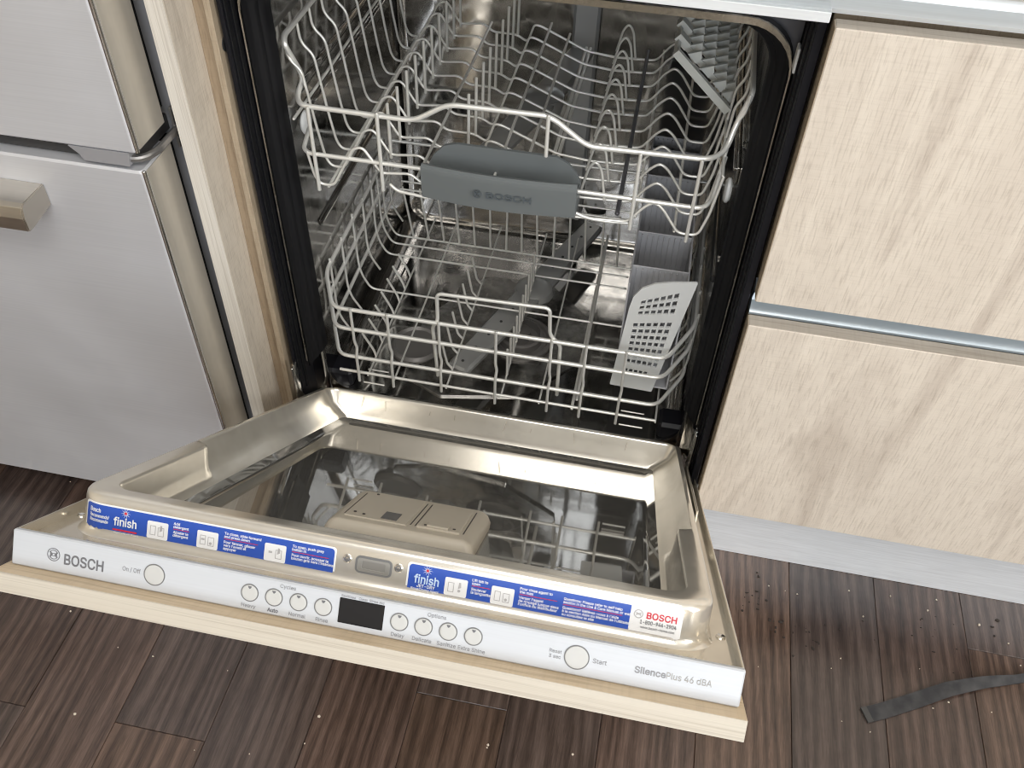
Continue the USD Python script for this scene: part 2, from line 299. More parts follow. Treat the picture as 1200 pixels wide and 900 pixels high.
ctop = thing('countertop', 'white countertop slab over the drawers and the dishwasher', 'countertop', (0.3, 0.3, 0.902))
part('slab', bx(-0.3170, XE, -0.03, 0.64, 0.9085, 0.948, 0.003), M_counter, ctop, 30)
part('grip_channel', channel(0.868, 0.903, -0.30, XE), M_alu, ctop, 40, label='aluminium channel under the front of the counter')
part('trim_strip', cat(bx(-0.298, 0.2955, -0.002, 0.004, 0.8645, 0.8735, 0.0006), bx(-0.3, 0.2955, 0.004, 0.02, 0.8715, 0.8735, 0.0004)), M_alu, ctop, False, label='light metal strip above the dishwasher opening')
tk = single('toe_kick', bx(XC+0.004, XE, 0.0556, 0.072, 0.0, 0.165, 0.0008), M_kick, 'brushed aluminium toe kick board under the pale drawers', 'plinth', smooth=False)

# ------------------------------------------------------------------ left: tall side panel, which leans a few millimetres
def lean(m):
    v, f = arr(m); v = v.copy(); v[:, 0] += .0068*(v[:, 2]-.26); return trimesh.Trimesh(v, f, process=False)
sp = thing('side_panel', 'pale oak-grain upright panel between the steel refrigerator and the dishwasher', 'panel', (-0.333, 0.3, 0))
part('board', lean(bx(-0.3432, -0.3232, 0.0008, 0.62, 0.0, 2.2, 0.0006)), M_lamp, sp, False)
part('edge_band', lean(bx(-0.3430, -0.3234, -0.0004, 0.0008, 0.0, 2.2, 0.0003)), M_lamv, sp, False, label='whitish striped front edge of the panel')
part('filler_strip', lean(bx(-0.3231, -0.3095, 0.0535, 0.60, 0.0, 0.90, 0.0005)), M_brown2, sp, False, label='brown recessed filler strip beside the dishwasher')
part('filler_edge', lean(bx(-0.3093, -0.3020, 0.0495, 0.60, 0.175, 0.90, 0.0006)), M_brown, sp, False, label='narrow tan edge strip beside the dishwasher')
part('screw_hole', lean(xf(lathe([(0.0085, 0), (0.0085, 0.0008), (0.006, 0.0010), (0.0, 0.0011)], n=24), mat4((0, 1, 0), (0, 0, 1), (1, 0, 0), (-0.3018, 0.0655, 0.743)))), M_dark, sp, 30, label='dark screw cap near the top of the strip')

# ------------------------------------------------------------------ refrigerator
FX, FY = -0.356, -0.060
fr = thing('refrigerator', 'brushed steel refrigerator with freezer drawer at the left edge', 'refrigerator', (-0.75, 0.3, 0))
part('body', bx(-1.15, FX+0.0095, 0.026, 0.655, 0.03, 1.75, 0.004), M_fgrey, fr, 30, label='grey cabinet body behind the doors')
part('gasket', cat(bx(-1.14, FX-0.012, 0.004, 0.03, 0.68, 1.74, 0.002), bx(-1.14, FX-0.012, 0.004, 0.03, 0.056, 0.648, 0.002)), M_rubber, fr, False, label='dark door gasket')
def fridge_door(z0, z1, name):
    y0, y1 = FY, 0.004
    c = rrect(-1.15, FX, y0, y1, 0.004, n=4, straight=3)
    rings = []
    for z, ins in ((z0, 0.0025), (z0+0.0025, 0), (z1-0.0025, 0), (z1, 0.0025)):
        cc = rrect(-1.15+ins, FX-ins, y0+ins, y1-ins, 0.004, n=4, straight=3); rings.append(np.c_[cc, np.full(len(cc), z)])
    d = part(name, loft(rings, True, True), M_fridge, fr, 35)
    part('side_trim', bx(FX-0.0004, FX+0.0009, y0+0.0075, y1-0.001, z0+0.002, z1-0.002, 0.0004), M_fridge_side, d, False, label='warm grey side face of the steel door')
    part('corner_bead', rod([(FX-0.0005, y0+0.0035, z0+.001), (FX-0.0005, y0+0.0035, z1-.001)], 0.0026, 10), M_chrome, d, True, label='bright rounded corner edge')
    return d
fridge_door(0.675, 1.74, 'upper_door')
ld = fridge_door(0.048, 0.6535, 'freezer_drawer')
part('freezer_top_recess', bx(-1.14, FX-0.010, -0.045, 0.03, 0.6545, 0.6735, 0.001), M_dark, fr, False, label='dark gap between the two doors')
tp = Polygon([(-0.434, 0.6745), (-0.424, 0.6655), (-0.4205, 0.6585), (-0.369, 0.6585), (-0.366, 0.6745)])
part('hinge_cover', upright(extr(tp, 0.05), 0, -0.009, 0), plain('hinge_cover_grey', (0.42, 0.42, 0.44), 0.4, 0.4), fr, 30, label='light grey hinge cover under the upper door')
part('hinge_arm', cat(rod([(-0.385, -0.055, 0.664), (-0.358, -0.050, 0.664), (-0.3495, -0.032, 0.664), (-0.3495, 0.02, 0.664)], 0.0042, 10, 0.014),
                      bx(-0.3535, -0.3505, 0.012, 0.030, 0.640, 0.690, 0.001)), plain('hinge_steel', (0.30, 0.29, 0.28), 0.35, 0.8), fr, 30, label='grey steel hinge arm')
for z in (0.683, 0.648):
    part('hinge_screw', xf(lathe([(0.0045, 0), (0.0045, 0.0015), (0.003, 0.003), (0, 0.0032)], n=16), mat4((0, 1, 0), (0, 0, 1), (1, 0, 0), (-0.3505, 0.022, z))), M_chrome, fr, 30)
HX = -0.482
hp = Polygon([(-0.060, 0.5935), (-0.060, 0.6205), (-0.098, 0.6205), (-0.1035, 0.6175), (-0.1065, 0.605), (-0.1065, 0.5885), (-0.0975, 0.5885)]).buffer(-0.0015).buffer(0.0015, quad_segs=4)
hbar = xf(extr(hp, 0.6), mat4((0, 1, 0), (0, 0, 1), (1, 0, 0), (HX-0.6012, 0, 0)))
part('handle', hbar, M_handle, ld, 30, label='square-ended brushed steel bar handle')
part('handle_end_cap', xf(extr(hp.buffer(-0.0008), 0.0014), mat4((0, 1, 0), (0, 0, 1), (1, 0, 0), (HX-0.0010, 0, 0))), plain('handle_cap_steel', (0.55, 0.51, 0.45), 0.38, 1.0), ld, 30, label='warm grey end face of the handle')

# ------------------------------------------------------------------ dishwasher: body
dw = thing('dishwasher', 'built-in dishwasher with its door hanging half open, showing steel tub and racks', 'dishwasher', (0, 0.3, 0.09))
def ring3(x0, x1, z0, z1, r, y):
    c = rrect(x0, x1, z0, z1, r, n=8, straight=6); return np.stack([c[:, 0], np.full(len(c), y), c[:, 1]], 1)
TX = 0.270; TZ0, TZ1 = 0.160, 0.812
rings = [ring3(-.290, .290, .118, .835, .03, 0.60), ring3(-.290, .290, .118, .835, .03, 0.110), ring3(-TX-.004, TX+.004, .122, .815, .040, 0.110), ring3(-TX, TX, .126, .811, .040, 0.115),
         ring3(-TX, TX, .126, .811, .040, 0.119), ring3(-TX, TX, TZ0-.001, TZ1, .036, 0.1205), ring3(-TX, TX, TZ0, TZ1, .034, 0.123), ring3(-TX, TX, TZ0, TZ1, .034, 0.30), ring3(-TX, TX, TZ0, TZ1, .034, 0.555), ring3(-TX+.003, TX-.003, TZ0+.003, TZ1-.003, .034, 0.568), ring3(-TX+.016, TX-.016, TZ0+.016, TZ1-.016, .03, 0.575)]
part('tub', loft(rings, True, True, flip=True), M_tub, dw, 40, label='polished steel tub')
for s in (-1, 1):
    for z in (0.44, 0.64):
        part('side_rib', rod([(s*(TX+0.0035), 0.17, z), (s*(TX+0.0035), 0.54, z)], 0.008, 10), M_tub, dw, True)
    part('rack_rail', cat(bx(s*0.2665, s*0.2700, 0.165, 0.53, 0.589, 0.612, 0.001), bx(s*0.2665, s*0.262, 0.165, 0.53, 0.607, 0.611, 0.0008)), M_chrome, dw, False, label='steel runner for the upper rack')
    roll = xf(lathe([(0.0, -0.0035), (0.010, -0.0035), (0.0125, -0.001), (0.0125, 0.002), (0.010, 0.004), (0.0, 0.0045)], n=28), mat4((0, 1, 0), (0, 0, 1.25), (-s, 0, 0), (s*0.2605, 0.152, 0.589 if s > 0 else 0.605)))
    part('rack_roller', roll, M_front, dw, 40, label='small light grey plastic roller')
# bright flange ring, rubber door seal
part('flange', openbottom(loft([ring3(-.2885, .2885, .190, .8250, .054, 0.099), ring3(-.2885, .2885, .190, .8250, .054, 0.0875), ring3(-.2875, .2875, .191, .8240, .0535, 0.0868), ring3(-.2862, .2862, .193, .8165, .050, 0.0880)], flip=True)), wavy_steel('flange_steel', (0.70, 0.66, 0.60), 0.2, (20, 20, 20), 0.1, 0.001), dw, 40, label='bright steel flange around the tub mouth')
seal = []
for (o, y) in ((0.2868, 0.0900), (0.2840, 0.0885), (0.2825, 0.0930), (0.2810, 0.0970), (0.2800, 0.0980), (0.2765, 0.0995), (0.2745, 0.102), (0.2735, 0.106), (0.2700, 0.108), (0.2680, 0.113), (0.2675, 0.124), (0.2705, 0.127)):
    seal.append(ring3(-o, o, 0.203-(o-.27), 0.809+(o-.27), .045, y))
part('door_seal', openbottom(loft(seal, flip=True)), M_rubber, dw, 40, label='black rubber door seal')
for s in (-1, 1):
    pl = [bx(s*0.2905, s*(0.2995 if s > 0 else 0.2955), 0.026 if s > 0 else 0.0575, 0.30, 0.12, 0.862, 0.001)]
    part('side_plate', cat(*pl), M_black, dw, False, label='black side plate of the cabinet opening')
    for k, (yy, w_) in enumerate(((0.045, 0.0016), (0.072, 0.0020)) if s > 0 else ((0.066, 0.0016), (0.080, 0.0018))):
        part('side_trim', bx(s*(0.2905-w_), s*0.2910, yy-0.0035, yy+0.0035, 0.20, 0.862, 0.001), M_rubber, dw, False, label='black sealing strip')
part('top_plate', bx(-0.2895, 0.2895, 0.060, 0.60, 0.843, 0.862, 0.001), M_greysteel, dw, False, label='dark grey plate above the tub')
ff = sbox(-.2895, .30, .2895, .8425); fo = Polygon(rrect(-.2875, .2875, .150, .8240, .0535))
part('front_frame', upright(extr(ff.difference(fo), .004), 0, .0985, 0), M_greysteel, dw, False, label='dark grey plate behind the rounded tub corners')
part('corner_bracket', bx(0.2862, 0.2892, 0.070, 0.0855, 0.781, 0.806, 0.001), M_counter, dw, False, label='small white bracket at the upper right corner')
for s in (-1, 1):
    hx = s*0.2835
    part('hinge_arm', xf(cat(bx(-.0012, .0012, 0.030, 0.046, 0.215, 0.285, 0.0008), rod([(0.0, 0.040, 0.285), (0.0, 0.034, 0.25), (0.0, 0.044, 0.215), (0.0, 0.065, 0.19)], 0.0035, 8, 0.015)), mat4((1, 0, 0), (0, 1, 0), (0, 0, 1), (hx, 0, 0))), M_chrome, dw, 30, label='bright steel door hinge arm')
    part('hinge_cover', bx(s*0.238, s*0.279, 0.126, 0.165, 0.157, 0.190, 0.005), M_black, dw, 30, label='black corner piece at the tub bottom')
part('base_panel', bx(-0.29, 0.29, 0.13, 0.58, 0.0905, 0.1175, 0.002), M_black, dw, False, label='black base tray')
# sump and filter, floor fittings
part('filter_plate', xf(extr(Polygon([(-.165, .165), (-.10, .135), (.02, .16), (.10, .25), (.105, .36), (.02, .44), (-.09, .43), (-.17, .30)]).buffer(-.012).buffer(.012), 0.004), mat4((1, 0, 0), (0, 1, 0), (0, 0, 1), (0, 0, TZ0))), wavy_steel('filter_plate_steel', (0.45, 0.44, 0.42), 0.25, (30, 30, 30), 0.1, 0.001), dw, False, label='grey steel filter plate in the tub floor')
part('filter', lathe([(0.052, 0.0), (0.052, 0.006), (0.046, 0.008), (0.043, 0.004), (0.036, 0.004), (0.036, 0.016), (0.032, 0.018), (0.029, 0.006), (0.016, 0.006), (0.016, 0.022), (0.010, 0.024), (0.0, 0.024)], (0.0, 0.285, TZ0+0.003), 44), M_filter, dw, 35, label='round grey filter cup')
part('salt_cap', lathe([(0.042, 0), (0.042, 0.006), (0.037, 0.010), (0.033, 0.006), (0.0, 0.006)], (-0.165, 0.235, TZ0), 40), M_filter, dw, 35, label='round cap in the tub floor')
def blade(p, q, w0, w1, z, t, n=14):
    p, q = np.array(p, float), np.array(q, float); d = (q-p)/np.linalg.norm(q-p); e = np.array([-d[1], d[0]])
    poly = Polygon([*(p+e*w0/2,), *(p-e*w0/2,), *(q-e*w1/2,), *(q+e*w1/2,)]).buffer(0.006)
    out = []
    for zz, ins in ((0, 0.003), (t*.3, 0), (t*.75, 0), (t, 0.004)):
        c = poly.buffer(-ins).exterior; out.append(np.array([[*c.interpolate(k/60, normalized=True).coords[0], z+zz] for k in range(60)]))
    if np.array(out[0])[:, 0].size and not poly.exterior.is_ccw: out = [o[::-1] for o in out]
    return loft(out, True, True)
sa = part('spray_arm', cat(blade((0.008, 0.353), (0.080, 0.548), 0.034, 0.024, 0.208, 0.014), blade((0.008, 0.353), (-0.072, 0.150), 0.034, 0.024, 0.208, 0.014), lathe([(0.020, -0.018), (0.030, 0.0), (0.033, 0.006), (0.030, 0.016), (0.022, 0.022), (0.012, 0.023), (0.0, 0.024)], (0.008, 0.353, 0.206), 40)), M_arm, dw, 35, label='grey lower spray arm')
for t in np.linspace(0.3, 0.95, 5):
    for q in ((0.080, 0.548), (-0.072, 0.150)):
        x, y = 0.008+(q[0]-0.008)*t, 0.353+(q[1]-0.353)*t
        part('nozzle', lathe([(0.0024, 0), (0.002, 0.0010), (0.0012, 0.0012), (0.0, 0.0006)], (x, y, 0.2222), 14), M_dark, sa, 30)
ua = part('upper_spray_arm', cat(blade((0.0, 0.40), (0.032, 0.552), 0.034, 0.026, 0.532, 0.012), blade((0.0, 0.40), (-0.058, 0.20), 0.034, 0.024, 0.532, 0.012), lathe([(0.026, -0.012), (0.028, 0.0), (0.028, 0.012), (0.020, 0.017), (0.0, 0.018)], (0.0, 0.40, 0.532), 36)), M_arm, dw, 35, label='grey spray arm under the upper rack')
part('water_pipe', bx(0.015, 0.055, 0.553, 0.572, 0.22, 0.76, 0.004), M_arm, dw, 30, label='grey water feed pipe on the back wall')

# ------------------------------------------------------------------ dishwasher: door (local frame x, y = towards the hinge, z = inner side)
TH, YR, ZR = 0.6654, 0.0071, 0.1726
cs, sn = math.cos(TH), math.sin(TH)
DM = mat4((1, 0, 0), (0, cs, -sn), (0, sn, cs), (0, YR, ZR))
def dpart(name, m, mat, parent, smooth=30, label=None): return part(name, xf(m, DM), mat, parent, smooth, label)
def dbx(x0, x1, v0, v1, w0, w1, b=0.0008): return bx(x0, x1, -v1, -v0, w0, w1, b)
def bump_s(v, a, b): t = np.clip((v-a)/(b-a), 0, 1); return t*t*(3-2*t)
def lring(hx, v0, v1, r, w, widen=0.0, n=8):
    c = rrect(-hx, hx, -v1, -v0, r, n=n, straight=60)
    if widen:
        v = -c[:, 1]; c[:, 0] *= 1 + widen*((1-bump_s(v, .350, .360))*(1+.35*np.clip((.35-v)/.43, 0, 1)))
    return np.c_[c, np.full(len(c), w)]
pan_top = extr(sbox(-.2968, -.5985, .2968, .085).difference(Polygon(lring(.2740, -.088, .5600, .030, 0)[:, :2])), .015); pan_top.apply_translation([0, 0, .0085])
pan = cat(dbx(-.2968, .2968, -.085, .5985, .0035, .0086, .001), pan_top, dbx(-.2970, -.2952, -.03, .5985, .0035, .0330, .0005), dbx(.2952, .2970, -.03, .5985, .0035, .0330, .0005))
door = dpart('door', pan, M_pan, dw, False, label='dishwasher door hanging half open, inner side up')
dpart('control_panel', dbx(-.2972, .2972, .5988, .6045, .0032, .0334, .0012), M_panel, door, False, label='pale brushed steel control strip')
dpart('front_panel', dbx(-.302, .302, -.095, .6200, -.0142, .0028, .0004), M_tan, door, False, label='wooden front board, tan inner side')
dpart('front_panel_edge', dbx(-.302, .302, .6202, .6212, -.0142, .0028, .0003), M_lamedge, door, False, label='pale striped edge of the wooden board')
L = [lring(.2795, -.092, .5680, .034, .0232), lring(.2775, -.0915, .5655, .033, .0250), lring(.2755, -.091, .5638, .032, .0290), lring(.2748, -.0905, .5630, .0312, .0340), lring(.2748, -.0905, .5630, .0312, .0535),
     lring(.2742, -.0900, .5625, .0310, .0572), lring(.2725, -.0885, .5608, .0300, .0598), lring(.2700, -.0865, .5585, .0285, .0612), lring(.2670, -.0840, .5560, .0270, .0616),
     lring(.2535, -.0800, .5425, .0220, .0612, .060), lring(.2524, -.0788, .5405, .0200, .0600, .060), lring(.2516, -.0780, .5390, .0180, .0575, .056),
     lring(.2492, -.0772, .5330, .0120, .0400, .040), lring(.2466, -.0766, .5280, .0110, .0280, .012), lring(.2440, -.0762, .5240, .0105, .0230), lring(.2405, -.0754, .5200, .0100, .0190),
     lring(.2350, -.0736, .5150, .0100, .0165), lring(.2312, -.0710, .5120, .0100, .0148), lring(.2290, -.0670, .5090, .0100, .0138), lring(.2250, -.0610, .5050, .0100, .0135), lring(.2200, -.0545, .5000, .0100, .0135), lring(.1500, .0100, .4300, .0100, .0135)]
dpart('liner_rim', loft(L[:16]), M_rim, door, 40, label='brushed steel raised rim of the door liner')
dpart('liner_floor', loft(L[15:], False, True), M_liner, door, 40, label='mirror-bright floor of the door liner')
for k, x in enumerate((-.213, -.176, -.105, -.066, .012, .052, .118, .160, .196)):   # small pressed marks along the hinge-side wall
    a = math.radians((8, -6, 10, -4, 12, 3, -9, 5, 7)[k]); ln = (.0085, .0075, .003, .004, .008, .003, .0075, .004, .007)[k]
    dpart('pressed_mark', xf(bx(-.00035, .00035, -.0004, .0004, -ln, ln, .0001), mat4((math.cos(a), 0, -math.sin(a)), (0, 1, 0), (math.sin(a), 0, math.cos(a)), (x, .0745, .0465))), M_pan, door, False)
def side_groove(s): return dbx(s*.2805, s*.2835, -.08, .235, .0236, .050, .001)
for s in (-1, 1):
    dpart('side_rail', side_groove(s), M_pan, door, False, label='thin steel rail beside the liner')
for (x, v) in ((-.262, .583), (-.02, .585), (.09, .585), (.262, .583), (.287, .525), (-.287, .525), (-.16, .585)):
    dpart('screw', lathe([(0.0042, 0), (0.0042, 0.0008), (0.0034, 0.0016), (0.0018, 0.0012), (0, 0.0008)], (x, -v, .0235), 18), M_chrome, door, 30)
# --- print on the control strip: face at v = .6045, drawing plane x / w
def face(m, x, w, v=.6045): return xf(m, mat4((1, 0, 0), (0, 0, 1), (0, -1, 0), (x, -v, w)))
def txt(s, h, x, w, mat=None, anchor='m', bold=False, v=.6046, name='lettering', d=0.00025, wd=None):
    t = meshkit.text_mesh(s, h, d, bold); b = t.bounds
    if wd: t.apply_scale([wd/(b[1][0]-b[0][0]), 1, 1]); b = t.bounds
    ox = {'m': -(b[0][0]+b[1][0])/2, 'l': -b[0][0], 'r': -b[1][0]}[anchor]
    return dpart(name, face(t, x+ox, w-h/2, v), mat or M_print, door, False)
def ringpoly(r, t): return Point(0, 0).buffer(r, quad_segs=16).difference(Point(0, 0).buffer(r-t, quad_segs=16))
arm = Polygon([(-.0030, -.0028), (-.0016, -.0012), (.0016, -.0012), (.0030, -.0028), (.0030, .0028), (.0016, .0012), (-.0016, .0012), (-.0030, .0028)])
logo_shape = ringpoly(.0056, .0006).union(arm.difference(sbox(-.0010, -.0008, .0010, .0008))).union(ringpoly(.0040, .0005).difference(sbox(-.005, -.0014, .005, .0014)))
dpart('emblem', face(extr(logo_shape, .0003), -.260, .0182), M_print, door, False, label='round grey emblem')
txt('BOSCH', .0086, -.2505, .0162, bold=True, anchor='l', wd=.0345)
txt('On / Off', .0036, -.1995, .0182, M_printl, 'l', wd=.0155)
def button(x, w, r, tick=True):
    dpart('button_ring', face(extr(ringpoly(r+.0006, .0008), .0004), x, w), M_ring, door, False)
    dpart('button', xf(lathe([(r-.0002, 0), (r-.0003, .0005), (r-.0012, .0008), (r*.5, .0007), (0, .0006)], n=32), mat4((1, 0, 0), (0, 0, 1), (0, -1, 0), (x, -.6045, w))), M_btn, door, 30)
    if tick: dpart('button_mark', face(extr(Polygon([(-.0016, .0009), (.0016, .0009), (.0010, -.0006), (0, -.0014), (-.0010, -.0006)]), .0003), x, w+r*.70, .6052), M_print, door, False)
button(-.172, .0178, .0085, False); button(.172, .0182, .0092, False)
for x, s in ((-.091, 'Heavy'), (-.0708, 'Auto'), (-.0504, 'Normal'), (-.030, 'Rinse'), (.032, 'Delay'), (.0515, 'Delicate'), (.0712, 'Sanitize'), (.0912, 'Extra Shine')):
    button(x, .0186, .0068); txt(s, .0030, x, .0078, M_print if s == 'Auto' else M_printl, bold=s == 'Auto')
txt('Cycles', .0030, -.0600, .0292, M_printl); txt('Options', .0030, .061, .0292, M_printl)
txt('Sanitized', .0020, -.0105, .0312, M_printl); txt('Clean', .0020, .0015, .0312, M_printl); txt('Rinse Aid', .0020, .0125, .0312, M_printl)
dpart('display', dbx(-.0172, .0192, .6040, .6052, .0088, .0295, .0006), M_glass, door, False, label='black glass display')
txt('Reset', .0027, .1555, .0200, M_printl); txt('3 sec', .0027, .1555, .0157, M_printl)
txt('Start', .0036, .1845, .0182, M_printl, 'l')
txt('Silence', .0050, .2165, .0180, M_printl, 'l', bold=True, wd=.0235); txt('Plus 46 dBA', .0050, .2405, .0180, plain('silver_print', (.33, .32, .30), .5), 'l', wd=.0340)
# --- stickers on the rim's front face
HX2, V1, RC = .2748, .5630, .0312
def vface(x):
    a = abs(x)-(HX2-RC); return V1 if a <= 0 else V1-RC+math.sqrt(max(RC*RC-a*a, 0))
def strip(x0, x1, w0, w1, t, rl=.003, rr=.003, n=64):
    xs = np.unique(np.r_[np.linspace(x0, x1, n), x0+rl*(1-np.cos(np.linspace(0, 1.57, 8))), x1-rr*(1-np.cos(np.linspace(0, 1.57, 8)))])
    R = []
    for x in xs:
        ins = 0
        if rl and x < x0+rl: ins = rl-math.sqrt(max(rl*rl-(x0+rl-x)**2, 0))
        if rr and x > x1-rr: ins = rr-math.sqrt(max(rr*rr-(x-x1+rr)**2, 0))
        v = vface(x); R.append(np.array([(x, -v+.0004, w0+ins), (x, -v-t, w0+ins), (x, -v-t, w1-ins), (x, -v+.0004, w1-ins)]))
    return loft(R, True, True)
SW0, SW1 = .0262, .0515
dpart('sticker_border', strip(-.2635, -.0365, SW0-.0014, SW1+.0014, .0003, .003, .003), M_white, door, False, label='white border of the left sticker')
dpart('sticker', strip(-.2620, -.0380, SW0, SW1, .0005), M_blue, door, False, label='blue detergent instruction sticker left of the latch')
dpart('sticker_border', strip(.0245, .2100, SW0-.0014, SW1+.0014, .0003, .003, .001), M_white, door, False, label='white border of the right sticker')
dpart('sticker', strip(.0260, .2085, SW0, SW1, .0005, .003, .0005), M_blue, door, False, label='blue rinse agent instruction sticker right of the latch')
dpart('address_label', strip(.2090, .2500, SW0-.0015, SW1+.001, .0005, .0005, .001), M_white, door, False, label='white maker label at the right end of the rim')
def stx(s, h, x, w, mat=None, anchor='l', bold=False, wd=None):
    t = meshkit.text_mesh(s, h, .0002, bold); b = t.bounds
    if wd: t.apply_scale([wd/(b[1][0]-b[0][0]), 1, 1]); b = t.bounds
    t = face(t, x-b[0][0], w-h/2, V1+.0005); v_ = t.vertices.copy()
    v_[:, 1] -= np.array([vface(q) for q in v_[:, 0]])-V1                 # follows the rounded corner of the rim
    return dpart('lettering', trimesh.Trimesh(v_, t.faces, process=False), mat or M_white, door, False)
stx('Bosch', .0036, -.2575, .0465, bold=True, wd=.0110); stx('Recommends/', .0028, -.2575, .0415, bold=True, wd=.0190); stx('Recommande', .0028, -.2575, .0375, bold=True, wd=.0182)
def burst(x, w):
    P = [(.0009*math.cos(a) if k % 2 else .0044*math.cos(a), .0009*math.sin(a) if k % 2 else .0044*math.sin(a)) for k, a in enumerate(np.linspace(0, 2*np.pi, 20, endpoint=False))]
    dpart('star', face(extr(Polygon(P), .0002), x, w, V1+.0005), M_white, door, False, label='white starburst of the detergent logo')
    dpart('star_centre', face(extr(Point(0, 0).buffer(.0012, quad_segs=6), .0003), x, w, V1+.0005), M_red, door, False)
for x, wmat in ((-.2235, M_white), (.0415, M_paleb)):
    burst(x, .0480)
    txt('finish', .0070, x, .0400, wmat, bold=True, v=V1+.0007, d=.0003, wd=.0210)
dpart('logo_underline', face(extr(sbox(-.011, -.0007, .011, .0007), .0003), -.2235, .0325, V1+.0005), M_red, door, False)
txt('JET-DRY', .0025, .0415, .0342, M_white, bold=True, v=V1+.0005); stx('Rinse/Drying Agent', .0021, .0290, .0312, wd=.0235); stx('Agent de séchage', .0021, .0290, .0285, wd=.0235)
stx('Powerball Tabs', .0019, -.2330, .0295, wd=.022)
pics = {-.1940: 0, -.1490: 1, -.0890: 2, .0662: 3, .1050: 4}
for x, k in pics.items():
    rr_ = sbox(-.0080, -.0062, .0080, .0062).buffer(.0014, quad_segs=5)
    dpart('pictogram', face(extr(rr_, .0003), x, .0385, V1+.0004), M_white, door, False, label='white pictogram square')
    ln = [sbox(-.0065, -.0045, -.0015, .0038).difference(sbox(-.0060, -.0040, -.0020, .0033)), sbox(.0005, -.0048, .0060, .0030).difference(sbox(.0010, -.0043, .0055, .0025)),
          Polygon([(.002, -.001), (.0045, .0005), (.004, .0046), (.0025, .0046)]), sbox(-.0055, -.0005, -.0025, .0012), Point(.003, -.0025).buffer(.0012, quad_segs=5)]
    for q in ([ln[0], ln[1], ln[2]], [ln[0], ln[1], ln[3], ln[4]], [ln[1], ln[2], ln[3]], [ln[0], ln[2], ln[4]], [ln[0], ln[1], ln[4]])[k][:]:
        dpart('pictogram_line', face(extr(q, .0002), x, .0385, V1+.0008), M_pic, door, False)
def para(x, lines, w, h=.0022, step=.0028):
    for i, s in enumerate(lines):
        stx(s, h, x, w-step*i, bold=True)
def redline(x, l, w): dpart('red_rule', face(extr(sbox(0, -.00025, l, .00025), .0002), x, w, V1+.0005), M_red, door, False)
para(-.1800, ['Add', 'detergent'], .0475); redline(-.1800, .0145, .0425); para(-.1800, ['Ajouter le', 'détergent'], .0400)
para(-.1345, ['To close, slide forward', 'and press down'], .0475); redline(-.1345, .030, .0425); para(-.1345, ['Pour fermer, glisser', "vers l'avant et", 'appuyer'], .0398)
para(-.0745, ['To open, push grey', 'button in'], .0475); redline(-.0745, .032, .0425); para(-.0745, ['Pour ouvrir, pousser le', "bouton gris vers l'intérieur"], .0398)
para(.0790, ['Lift tab to', 'open'], .0475); redline(.0790, .0155, .0425); para(.0790, ['Soulever', 'la languette'], .0398)
para(.1185, ['Pour rinse agent to', 'the max'], .0480); redline(.1185, .031, .0430); para(.1185, ["Verser l'agent", 'de rinçage jusque dans', "l'orifice du distributeur"], .0405)
para(.1545, ['Questions: Please refer to self help', 'section in the Use & Care Manual or website'], .0465, .0021); redline(.1545, .048, .0415); para(.1545, ["Questions? Référez-vous à l'aide", "à la section Aide du Manuel de l'utilisateur", 'ou consultez le site'], .0390, .0021)
dpart('emblem', face(extr(ringpoly(.0036, .0006).union(affinity.scale(arm, .62, .62)), .0003), .2150, .0455, V1+.0006), M_pic, door, False, label='small grey emblem on the white label')
txt('BOSCH', .0052, .2215, .0455, M_red, 'l', True, v=V1+.0006, wd=.0240)
txt('1-800-944-2904', .0030, .2315, .0395, M_print, bold=True, v=V1+.0006, wd=.029); txt('www.bosch-home.com', .0020, .2315, .0352, M_print, v=V1+.0006, wd=.027); txt('9001159727 Rev C', .0017, .2380, .0290, M_print, v=V1+.0006, wd=.019)
# --- latch
lo = sbox(-.0185, .0365, .0105, .0490).buffer(.0005); lo_r = sbox(-.0155, .0395, .0075, .0460).buffer(.003, quad_segs=6)
dpart('latch_frame', face(extr(lo_r.buffer(.0012).difference(lo_r.buffer(-.0006)), .0007), 0, 0, V1), M_ring, door, False, label='dark outline of the latch opening')
dpart('latch', face(extr(lo_r.buffer(-.0006).difference(sbox(-.013, .0405, .005, .0455).buffer(.001)), .0010), 0, 0, V1), plain('latch_metal', (.45, .44, .41), .3, .7), door, False, label='grey metal latch plate')
dpart('latch_recess', face(extr(sbox(-.013, .0405, .005, .0455).buffer(.0012), .0004), 0, 0, V1), plain('latch_inside', (.30, .29, .27), .35, .5), door, False)
for x in (-.0268, .0170):
    dpart('latch_screw', xf(lathe([(.0036, 0), (.0036, .0008), (.0028, .0014), (.0, .0015)], n=20), mat4((1, 0, 0), (0, 0, 1), (0, -1, 0), (x, -V1, .0455))), M_chrome, door, 30)
    dpart('latch_screw_socket', face(extr(ringpoly(.0024, .0006), .0002), x, .0455, V1+.0013), M_print, door, False)
